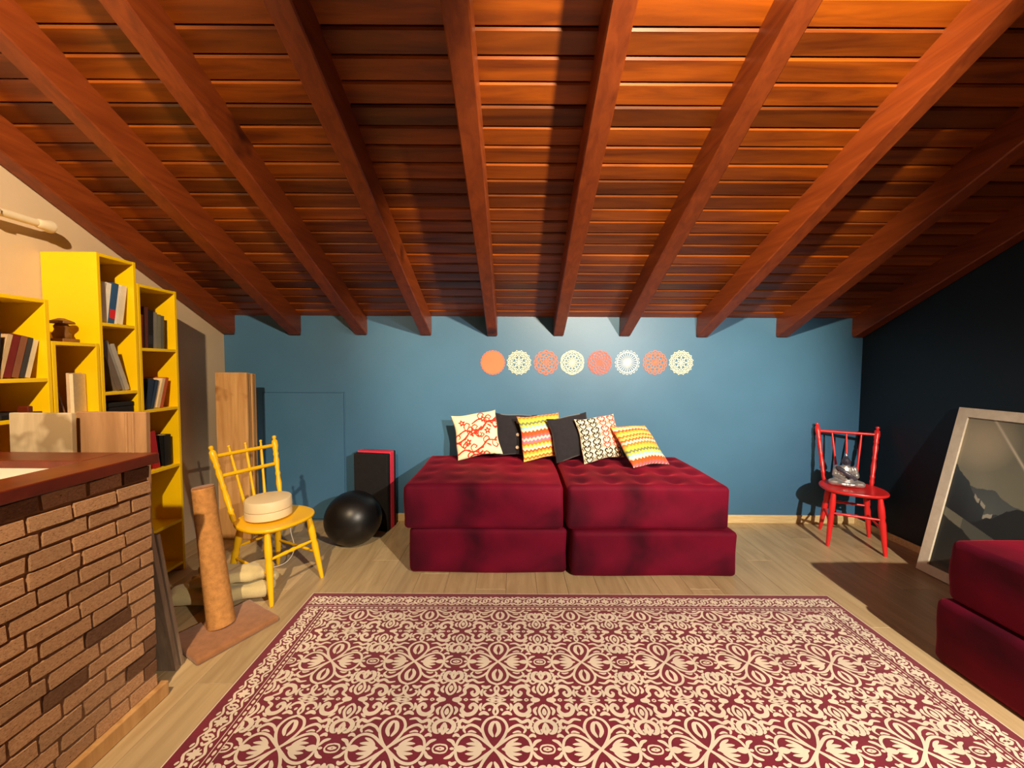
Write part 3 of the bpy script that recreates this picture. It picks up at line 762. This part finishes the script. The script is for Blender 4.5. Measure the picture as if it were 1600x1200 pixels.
for me_, _ in bvar[:3]:
    m2 = me_.copy(); m2.materials.clear(); m2.materials.append(M_BRKD); bdark.append(m2)
rows_ = 16; z0 = 0.062; pz = (CZ-z0)/rows_
rb = random.Random(11)
for r_ in range(rows_):
    y = CY1-(0.0 if r_ % 2 else 0.0)
    ln = rb.choice((0.055, 0.08, 0.11)) if r_ % 2 else rb.uniform(0.1, 0.14)
    while y > CY0+0.03:
        l = min(ln, y-CY0)
        me_ = rb.choice(bdark) if rb.random() < 0.13 else rb.choice(bvar)[0]
        o = link('brick', me_, t)
        o.location = Vector((CX-0.006, y-l/2, z0+pz*(r_+0.5)))-Vector(t.location)
        o.scale = (0.022+rb.uniform(-0.003, 0.004), l-0.005, pz-0.006)
        o.rotation_euler = (rb.uniform(-0.012, 0.012), 0, 0)
        y -= l; ln = rb.uniform(0.115, 0.16)
TZ0, TZ1 = CZ+0.001, 1.02
IX, IY = at_z(66, 734, TZ1).x, at_z(60, 720, TZ1).y
boxpart('counter_rim', (IX, CX+0.022, CY0-0.02, CY1+0.025, TZ0, TZ1), M_CTOP, t, 0.004)
boxpart('counter_rim', (-2.19, IX, IY, CY1+0.025, TZ0, TZ1), M_CTOP, t, 0.004)
boxpart('counter_inset', (-2.19, IX-0.001, CY0-0.02, IY-0.001, TZ0, TZ1-0.028), M_WHITE, t, 0)

# boards behind the counter
def board(label, name, cx, cy, z0, w_, th, h, mat, rz=0.0, lx=0.0, ly=0.0, group=None, cat='board', prof=False):
    b = nb(); box(b, -w_/2, w_/2, -th/2, th/2, 0, h, 0.003, 1)
    if prof:
        for dx in (0.055, 0.085): turned(b, (w_/2-dx, -th/2, 0.0), (w_/2-dx, -th/2, h-0.004), [(0, .007), (1, .007)], 8)
    M_ = Matrix.Rotation(R(rz), 4, 'Z') @ Matrix.Rotation(R(lx), 4, 'X') @ Matrix.Rotation(R(ly), 4, 'Y')
    me_ = finish(b, name, mat); me_.transform(M_)
    lo = min(v.co.z for v in me_.vertices)
    o = link(name, me_); o.location = (cx, cy, z0-lo); tag(o, label, cat, group); return o
board('grey plywood panel standing behind the brick counter', 'wood_panel', -2.035, 1.665, 0, 0.27, 0.022, 1.165, M_PALEB, 0, -1.0)
board('brown panel with ridged mouldings standing behind the brick counter', 'wood_panel', -1.78, 1.715, 0, 0.31, 0.024, 1.165, M_BROWNB, 0, -1.0, 0, None, 'board', True)
board('dark narrow board at left behind the brick counter', 'wood_panel', -2.155, 1.70, 0, 0.05, 0.02, 1.19, M_CTOP, 0, -1.0)
board('weathered grey board leaning on the end of the brick counter', 'leaning_board', -1.56, 1.700, 0, 0.12, 0.02, 0.70, M_GREYW, 0, 8.5)
board('thin grey board behind the leaning board at counter end', 'leaning_board', -1.565, 1.733, 0, 0.12, 0.016, 0.66, M_GREYW, 0, 8.5)

# pine boards standing in the left corner
yy = 3.02; PCX = (at_y(337, 582, yy).x+at_y(383, 582, yy).x)/2; pl = [0.022, 0.026, 0.022, 0.03]
labs = ['pine board in the corner, frontmost with its broad face showing', 'second pine board back in the upright corner bundle', 'third pine board back in the upright corner bundle', 'rearmost pine board in the upright corner bundle']
for k, th in enumerate(pl):
    cx = PCX-0.006*(k % 2)
    board(labs[k], 'pine_board', cx+0.002*(k % 2), yy+th/2, 0, 0.245-0.006*(k % 2), th, at_y(360, 582, yy).z-0.004*k, M_PINE, 0, 0, 0, 'pine boards in the corner')
    yy += th+0.008

# ================================================================== CHAIRS
LEGP = [(0, .010), (.04, .0125), (.1, .0135), (.3, .017), (.55, .0205), (.62, .0165), (.66, .0205), (.78, .021), (.92, .017), (1, .014)]
POSTP = [(0, .012), (.06, .016), (.12, .0135), (.15, .017), (.18, .0125), (.32, .0175), (.42, .0125), (.46, .0165), (.5, .0125), (.64, .018), (.70, .0135), (.735, .018), (.77, .0145), (.85, .0205), (.92, .0185), (.945, .0085), (.965, .0135), (.99, .0125), (1, .005)]
SPIN = [(0, .007), (.25, .0095), (.5, .0075), (.75, .009), (1, .006)]
STR = [(0, .007), (.2, .009), (.35, .012), (.42, .0085), (.5, .014), (.58, .0085), (.65, .012), (.8, .009), (1, .007)]
RAILP = [(0, .0115), (.5, .013), (1, .0115)]
def chair(label, loc, rz, mat, midrail, fw, rw, dp, seat_z, top_z, back):
    """local: front faces -Y, feet rectangle fw/rw wide and dp deep centred on origin"""
    t = thing('spindle_chair', label, 'chair', loc, rz, 'painted spindle chairs')
    # seat: rounded shield outline
    out = []
    for k in range(48):
        a = 2*PI*k/48; c, s_ = math.cos(a), math.sin(a)
        rr = 1.0/((abs(c)**2.6+abs(s_)**2.6)**(1/2.6))
        y = s_*rr*0.205; x = c*rr*0.205*(1.02-0.10*(s_*rr) if s_ > 0 else 1.02+0.0*s_)
        out.append((x, y-0.005))
    bm = nb(); lay = [(0.80, -0.030), (0.93, -0.026), (0.985, -0.018), (1.0, -0.009), (0.985, -0.002), (0.95, 0.0), (0.80, -0.005), (0.45, -0.010), (0.1, -0.011)]
    rings = [[bm.verts.new((x*s, y*s, seat_z+dz)) for x, y in out] for s, dz in lay]
    for a, b in zip(rings, rings[1:]):
        for k in range(48): bm.faces.new((a[k], a[(k+1) % 48], b[(k+1) % 48], b[k]))
    bm.faces.new(rings[0][::-1]); bm.faces.new(rings[-1])
    part('seat', bm, mat, t, world=False, smooth=True, angle=50)
    tops = {}
    for sx in (-1, 1):
        for fr, wv in ((-1, fw), (1, rw)):
            foot = Vector((sx*wv/2, fr*dp/2, 0)); top = Vector((sx*(0.135 if fr < 0 else 0.115), fr*0.135, seat_z-0.022))
            part('leg', turned(nb(), foot, top, LEGP), mat, t, world=False, smooth=True); tops[(sx, fr)] = (foot, top)
    def onleg(sx, fr, z):
        f, tp = tops[(sx, fr)]; return f.lerp(tp, z/tp.z)
    for z, fr in ((seat_z*0.58, -1), (seat_z*0.60, 1)):
        part('stretcher', turned(nb(), onleg(-1, fr, z), onleg(1, fr, z), STR, 10), mat, t, world=False, smooth=True)
    for sx in (-1, 1):
        part('stretcher', turned(nb(), onleg(sx, -1, seat_z*0.40), onleg(sx, 1, seat_z*0.44), SPIN, 10), mat, t, world=False, smooth=True)
    pb = {}
    for sx in (-1, 1):
        b0 = Vector((sx*0.150, 0.150, seat_z-0.008)); b1 = Vector((sx*0.198, 0.150+back, top_z)); pb[sx] = (b0, b1)
        part('back_post', turned(nb(), b0, b1, POSTP), mat, t, world=False, smooth=True)
    def rail(f):
        a, b = pb[-1][0].lerp(pb[-1][1], f), pb[1][0].lerp(pb[1][1], f)
        part('back_rail', turned(nb(), a, b, RAILP, 10), mat, t, world=False, smooth=True); return a, b
    ra, rb_ = rail(0.86)
    if midrail: rail(0.60)
    for k in range(3):
        f = (k+1)/4
        lo = Vector((-0.115+0.23*f, 0.168, seat_z-0.006)); hi = ra.lerp(rb_, f)
        if midrail: hi = hi+(hi-lo).normalized()*0.045
        bm = turned(nb(), lo, hi, SPIN+([] if not midrail else []), 10)
        if midrail: bmesh.ops.create_uvsphere(bm, u_segments=10, v_segments=6, radius=0.009, matrix=Matrix.Translation(hi))
        part('spindle', bm, mat, t, world=False, smooth=True)
    return t
def chair_from_feet(label, FL, FR, mat, mid, dp, seat_z, top_z, back):
    """FL, FR: front feet on the floor as the sitter-facing viewer sees them (left, right)"""
    e_ = (FR-FL); fw = e_.length; u = e_.normalized(); back_dir = Vector((-u.y, u.x, 0))
    c = (FL+FR)/2+back_dir*dp/2
    return chair(label, (c.x, c.y, 0), math.atan2(u.y, u.x), mat, mid, fw, fw*0.95, dp, seat_z, top_z, back)
yc = chair_from_feet('yellow painted spindle chair holding a round ivory case', Vector((-1.365, 2.165, 0)), Vector((-1.225, 2.47, 0)), M_CHY, True, 0.42, 0.43, 0.885, 0.13)
rc = chair_from_feet('red painted spindle chair in the right corner, statue on its seat', Vector((2.445, 2.955, 0)), Vector((2.735, 2.79, 0)), M_CHR, False, 0.37, 0.44, 0.90, 0.11)

# round ivory case on the yellow chair
pc = mat_of(yc) @ Vector((-0.005, 0.045, 0.431))
t = thing('round_case', 'round ivory plastic case lying on the yellow chair', 'case', pc)
part('body', turned(nb(), (0, 0, 0), (0, 0, 0.05), [(0, .124), (.08, .130), (.9, .130), (1, .128)], 48), M_PUCK, t, world=False, smooth=True)
part('lid', turned(nb(), (0, 0, 0.052), (0, 0, 0.115), [(0, .128), (.05, .131), (.88, .129), (.97, .125), (1, .116)], 48), M_PUCK, t, world=False, smooth=True)
b = nb(); q0 = Vector((-0.06, 0.14, 0.01))
tube(b, [(p_.x, p_.y, p_.z) for p_ in spline([(-0.03, 0.118, 0.012), (-0.02, 0.18, 0.004), (0.0, 0.232, -0.03), (0.0, 0.235, -0.2), (0.02, 0.24, -0.33), (-0.02, 0.2, -0.41), (-0.12, 0.12, -0.42)], 6)], 0.0028)
part('cord', b, M_WHITE, t, world=False)

# seated statue on the red chair
ps = mat_of(rc) @ Vector((-0.03, 0.06, 0.4305)); ps.z = 0.4305
t = thing('buddha_figurine', 'dark and silver seated figurine on the red chair', 'figurine', ps, R(-28))
def ell(bm, c, s, rot=None):
    m = Matrix.Translation(c) @ (rot.to_4x4() if rot else Matrix.Identity(4)) @ Matrix.Diagonal((*s, 1))
    bmesh.ops.create_uvsphere(bm, u_segments=20, v_segments=12, radius=1.0, matrix=m)
def organic(name, bm, mat, vox=0.0045):
    o = part(name, bm, mat, t, world=False, smooth=True, angle=180)
    md = o.modifiers.new('remesh', 'REMESH'); md.mode = 'VOXEL'; md.voxel_size = vox; md.use_smooth_shade = True
    sm = o.modifiers.new('smooth', 'SMOOTH'); sm.iterations = 3; sm.factor = 0.5
    return o
def limb(bm, a, b, r0, r1): turned(bm, a, b, [(0, r0), (.5, (r0+r1)/2*1.04), (1, r1)], 14); ell(bm, a, (r0,)*3); ell(bm, b, (r1,)*3)
b = nb()
ell(b, (0, 0.01, 0.028), (.075, .055, .028))
for sx in (-1, 1):
    limb(b, (sx*.03, .02, .03), (sx*.092, -.03, .027), .032, .026); limb(b, (sx*.09, -.035, .026), (-sx*.02, -.062, .024), .024, .017)
    ell(b, (-sx*.035, -.066, .026), (.024, .013, .011))
ell(b, (0, .015, .075), (.046, .034, .05)); ell(b, (0, .012, .115), (.056, .034, .042)); ell(b, (0, .012, .143), (.05, .027, .018))
for sx in (-1, 1):
    limb(b, (sx*.055, .012, .138), (sx*.07, .002, .082), .021, .017); limb(b, (sx*.07, .0, .08), (sx*.018, -.05, .058), .016, .012); ell(b, (sx*.008, -.054, .056), (.018, .012, .009))
turned(b, (0, .01, .14), (0, .006, .185), [(0, .02), (1, .017)], 12)
organic('body', b, M_SILVER)
b = nb()
ell(b, (0, .004, .196), (.027, .030, .034)); ell(b, (0, .008, .226), (.014, .014, .016)); ell(b, (0, -.027, .194), (.005, .006, .010)); ell(b, (0, -.02, .178), (.012, .008, .006))
for sx in (-1, 1): ell(b, (sx*.027, .006, .19), (.005, .008, .018)); ell(b, (sx*.011, -.024, .203), (.007, .004, .003))
hd = organic('head', b, M_STONE, 0.003)
part('finial', turned(nb(), (0, .008, .236), (0, .008, .262), [(0, .009), (.4, .008), (1, .001)], 10), M_SILVER, hd, world=False, smooth=True)
b = nb()
for f in range(10):
    a0 = f/9; p_ = Vector((-.05, -.012, .142)).lerp(Vector((.045, -.036, .07)), a0); ell(b, p_+Vector((0, -.012*math.sin(PI*a0)-.006, 0)), (.02, .008, .016))
organic('robe_sash', b, M_STONE, 0.003)

# ================================================================== SCRATCHING POST, TOWEL
t = thing('scratching_post', 'cat scratching post of sisal on a brown carpeted base', 'scratching post', (-1.53, 1.98, 0.0))
# base corners on the floor from the photograph
cs = [at_z(296, 1030, 0.03), at_z(318, 1036, 0.03), at_z(437, 962, 0.03), at_z(428, 948, 0.03)]
P0 = (cs[0]+cs[1])/2; P1 = cs[2]; dr = (P1-P0); dr.z = 0; Lb = dr.length; ux = dr.normalized(); uy = Vector((-ux.y, ux.x, 0))
mB = Matrix(((ux.x, uy.x, 0, P0.x), (ux.y, uy.y, 0, P0.y), (0, 0, 1, 0), (0, 0, 0, 1)))
b = nb(); box(b, -0.0, Lb, 0.0, 0.30, 0.0, 0.034, 0.012, 3); b.transform(mB)
part('base', b, M_CARPET, t, smooth=True, angle=50)
b0 = at_z(346, 975, 0.034); b1 = at_y(317, 762, b0.y+0.03)
b = nb(); prof = []
n = 76
for k in range(n*2+1):
    f = k/(n*2); prof.append((f, 0.060-0.012*f+(0.0016 if k % 2 else -0.0012)))
turned(b, b0, b1, prof, 26)
part('post', b, M_SISAL, t, smooth=True, angle=80)
ax = (b1-b0).normalized()
part('end_cap', turned(nb(), b1+ax*0.0005, b1+ax*0.008, [(0, .048), (.6, .048), (1, .044)], 24), M_CARPET, t)
# folded towel
def towel(label, c, hx, hy, hz, rz, mat, seed):
    rnd = random.Random(seed); ph = [rnd.uniform(0, 6) for _ in range(8)]
    def fn(p):
        return p+Vector((0.014*math.sin(7*p.y/hy+ph[0]), 0.014*math.sin(4*p.x/hx+ph[1]), (0.012*math.sin(3*p.x/hx+ph[2])*math.cos(3*p.y/hy+ph[3])+0.006*math.sin(8*p.x/hx+5*p.y/hy+ph[4])) if p.z > -hz*0.9 else 0))
    bm = softbox(nb(), hx, hy, hz, min(hz*0.95, 0.035), (18, 16, 4), fn)
    me_ = finish(bm, 'folded_blanket', mat, True, 80); me_.transform(Matrix.Translation((0, 0, hz)))
    o = link('folded_blanket', me_); o.location = c; o.rotation_euler = (0, 0, R(rz)); tag(o, label, 'blanket', 'folded blankets under the yellow chair')
towel('folded cream blanket lying on the floor, lower one behind scratching post', (-1.67, 2.22, 0.036), 0.25, 0.11, 0.038, 12, M_TOWEL, 1)
towel('crumpled cream blanket, upper one of the pile under yellow chair', (-1.62, 2.225, 0.136), 0.19, 0.09, 0.026, 18, M_TOWEL, 2)

# ================================================================== BALL AND FOAM BLOCK
bc = at_z(553, 846, 0.0); rB = 0.212
b = nb(); bmesh.ops.create_uvsphere(b, u_segments=40, v_segments=24, radius=rB)
for v in b.verts:
    if v.co.z < -rB*0.93: v.co.z = -rB*0.93
    v.co.z *= 0.97
me_ = finish(b, 'exercise_ball', M_BALL, True, 60); me_.transform(Matrix.Translation((0, 0, rB*0.93*0.97)))
pB = at_y(554, 812, 3.0)
o = link('exercise_ball', me_); o.location = (pB.x, 2.98, 0.001); tag(o, 'black rubber exercise ball on the floor before the foam block', 'ball')
fb = at_z(612, 829, 0.0)
t = thing('foam_block', 'tall foam block with pink core between black layers against blue wall', 'foam block', (fb.x-0.162, fb.y+0.045, 0.0), R(-9))
for nm, y0_, y1_, m_, hh in (('front_layer', 0.0, 0.055, M_FOAMB, 0.645), ('core_layer', 0.056, 0.125, M_FOAMP, 0.655), ('back_layer', 0.126, 0.155, M_FOAMB, 0.65)):
    part(nm, box(nb(), -0.15, 0.15, y0_-0.05, y1_-0.05, 0, hh, 0.008, 2), m_, t, world=False)

# ================================================================== PAINTING
bl = at_z(1440, 894, 0.0); tl = at_x(1497, 638, XR-0.03)
bl.y += 0.04
pw, ph_ = 0.765, (Vector((tl.x, 0, tl.z))-Vector((bl.x, 0, 0))).length
lean = math.atan2(tl.x-bl.x, tl.z)
t = thing('framed_painting', 'grey mountain lake painting in white frame leaning on dark wall', 'painting', (bl.x, bl.y-pw/2, 0.0))
t.rotation_euler = (0, lean, 0)
# local: X = depth (front is -X), Y along width (+Y is the far/left side in view), Z up
t.location = (bl.x, bl.y-pw/2, 0.045*math.sin(lean))
FW = 0.06
for nm, a in (('frame_side', 1), ('frame_side', -1)):
    pts = [(a*pw/2, 0), (a*pw/2, ph_), (a*(pw/2-FW), ph_-FW), (a*(pw/2-FW), FW)]
    part(nm, prism(nb(), pts, lambda y, z, d: Vector((d, y, z)), 0.04), M_FRAME, t, world=False)
for nm, z_, zi in (('frame_side', 0, FW), ('frame_side', ph_, ph_-FW)):
    pts = [(pw/2, z_), (-pw/2, z_), (-pw/2+FW, zi), (pw/2-FW, zi)]
    part(nm, prism(nb(), pts, lambda y, z, d: Vector((d, y, z)), 0.04), M_FRAME, t, world=False)
bm = nb(); nx, nz = 260, 300; g = {}
lay = bm.verts.layers.float_color.new('print')
def fb_(x, s): return sum(math.sin(x*f*s+f*1.7)/f for f in (1, 2.3, 4.1, 7.7, 13.0))
def lerp3(a, b_, f): f = max(0, min(1, f)); return tuple(a[i]*(1-f)+b_[i]*f for i in range(3))
def pic(u, v):   # u from the viewer's left, v up
    wob = 0.02*fb_(u*6+v*3, 1.0)
    sky = lerp3((108, 108, 92), (152, 148, 128), 0.5+0.5*fb_(u*2+v*1.4, 1.3)*0.4)
    sky = lerp3(sky, (176, 164, 138), max(0, 1-((u-0.16)/0.3)**2-((v-0.86)/0.2)**2))
    rayd = abs((u-0.25)-(0.97-v)*1.15)
    if rayd < 0.02: sky = lerp3(sky, (206, 198, 176), 1-rayd/0.02)
    c = sky
    far = 0.56+0.035*fb_(u, 5)
    if v < far: c = lerp3((82, 88, 88), (104, 108, 102), (far-v)*4+wob)
    m1 = 0.68-0.62*u if u < 0.32 else 0.45+0.02*fb_(u, 8)
    m1 += 0.018*fb_(u, 12)
    if v < m1: c = lerp3((58, 64, 66), (36, 38, 40), (m1-v)*4+wob*2)
    if abs(v-m1) < 0.012 and u > 0.14 and fb_(u, 20) > 0.2: c = (170, 166, 150)
    m2 = 0.36+0.16*math.exp(-((u-0.62)/0.22)**2)+0.012*fb_(u, 14)
    if v < m2: c = (38, 40, 40)
    sh = 0.405-0.23*u; lk = 0.345-0.28*u
    if v < sh: c = lerp3((94, 96, 86), (70, 74, 68), u*1.2+wob*3)
    if v < sh and abs(u-0.1) < 0.08 and v > lk: c = lerp3(c, (140, 136, 114), 0.6)
    if v < lk+0.01*fb_(u, 9): c = lerp3((40, 42, 38), (62, 58, 48), 0.5+0.5*math.sin(u*7-v*9)+wob*4)
    if v < 0.06: c = lerp3((96, 84, 64), (40, 38, 34), v/0.06)
    return srgb(*[max(0, min(255, x)) for x in c])
for i in range(nx+1):
    for j in range(nz+1):
        u, v = i/nx, j/nz
        vt = bm.verts.new((0.012, (pw/2-FW+0.005)-u*(pw-2*FW+0.01), FW-0.005+v*(ph_-2*FW+0.01))); vt[lay] = pic(u, v); g[(i, j)] = vt
for i in range(nx):
    for j in range(nz): bm.faces.new((g[(i, j)], g[(i, j+1)], g[(i+1, j+1)], g[(i+1, j)]))
M_OIL = printed('oil_paint', 0.45, 0.0, 0.3, 0.4)
part('canvas', bm, M_OIL, t, world=False)
part('backing', box(nb(), 0.0135, 0.03, -pw/2+FW-0.01, pw/2-FW+0.01, FW-0.01, ph_-FW+0.01), M_GREYW, t, world=False)

# ================================================================== LAMPS (above and behind the view)
for pos, aim, watt, col, cone, blend, lab in LAMPS:
    zc = ceil_z(pos[1]) if pos[1] > 0 else ceil_z(0)+pos[1]*SL
    t = thing('ceiling_spotlight', lab, 'lamp', pos, 0, 'ceiling spotlights')
    d = (Vector(aim)-Vector(pos)).normalized(); Q = d.to_track_quat('-Z', 'Y')
    back = -d*0.10
    part('stem', tube(nb(), [(back.x*0.7, back.y*0.7, back.z*0.7+0.03), (back.x*0.7, back.y*0.7, zc-pos[2]-0.02-d.y*0.04)], 0.006), M_FOAMB, t, world=False)
    b = nb(); ringp = [(0.012, 0.034), (-0.0, 0.034), (-0.09, 0.030), (-0.11, 0.018)]   # (along aim, radius): open-ended can
    rings = []
    for a, r_ in [(0.0, 0.036), (-0.09, 0.034), (-0.115, 0.018), (-0.11, 0.014), (-0.088, 0.030), (0.0, 0.0335)]:
        rings.append([b.verts.new(Q @ Vector((r_*math.cos(2*PI*k/20), r_*math.sin(2*PI*k/20), -a))) for k in range(20)])
    for ra, rb2 in zip(rings, rings[1:]+rings[:1]):
        for k in range(20): b.faces.new((ra[k], ra[(k+1) % 20], rb2[(k+1) % 20], rb2[k]))
    part('housing', b, M_FOAMB, t, world=False, smooth=True)
    b = nb(); bmesh.ops.create_circle(b, cap_ends=True, radius=0.030, segments=20, matrix=Matrix.Translation(-d*0.02) @ Q.to_matrix().to_4x4())
    part('lens', b, emis('lit_lens', (*col, 1), 20.0), t, world=False)
    ld = bpy.data.lights.new('lamp_light', 'SPOT'); ld.energy = watt; ld.color = col; ld.shadow_soft_size = 0.03
    ld.spot_size = R(cone); ld.spot_blend = blend
    lo = bpy.data.objects.new('lamp_light', ld); C.objects.link(lo); lo.parent = t; lo.location = d*0.01
    lo.rotation_mode = 'QUATERNION'; lo.rotation_quaternion = Q
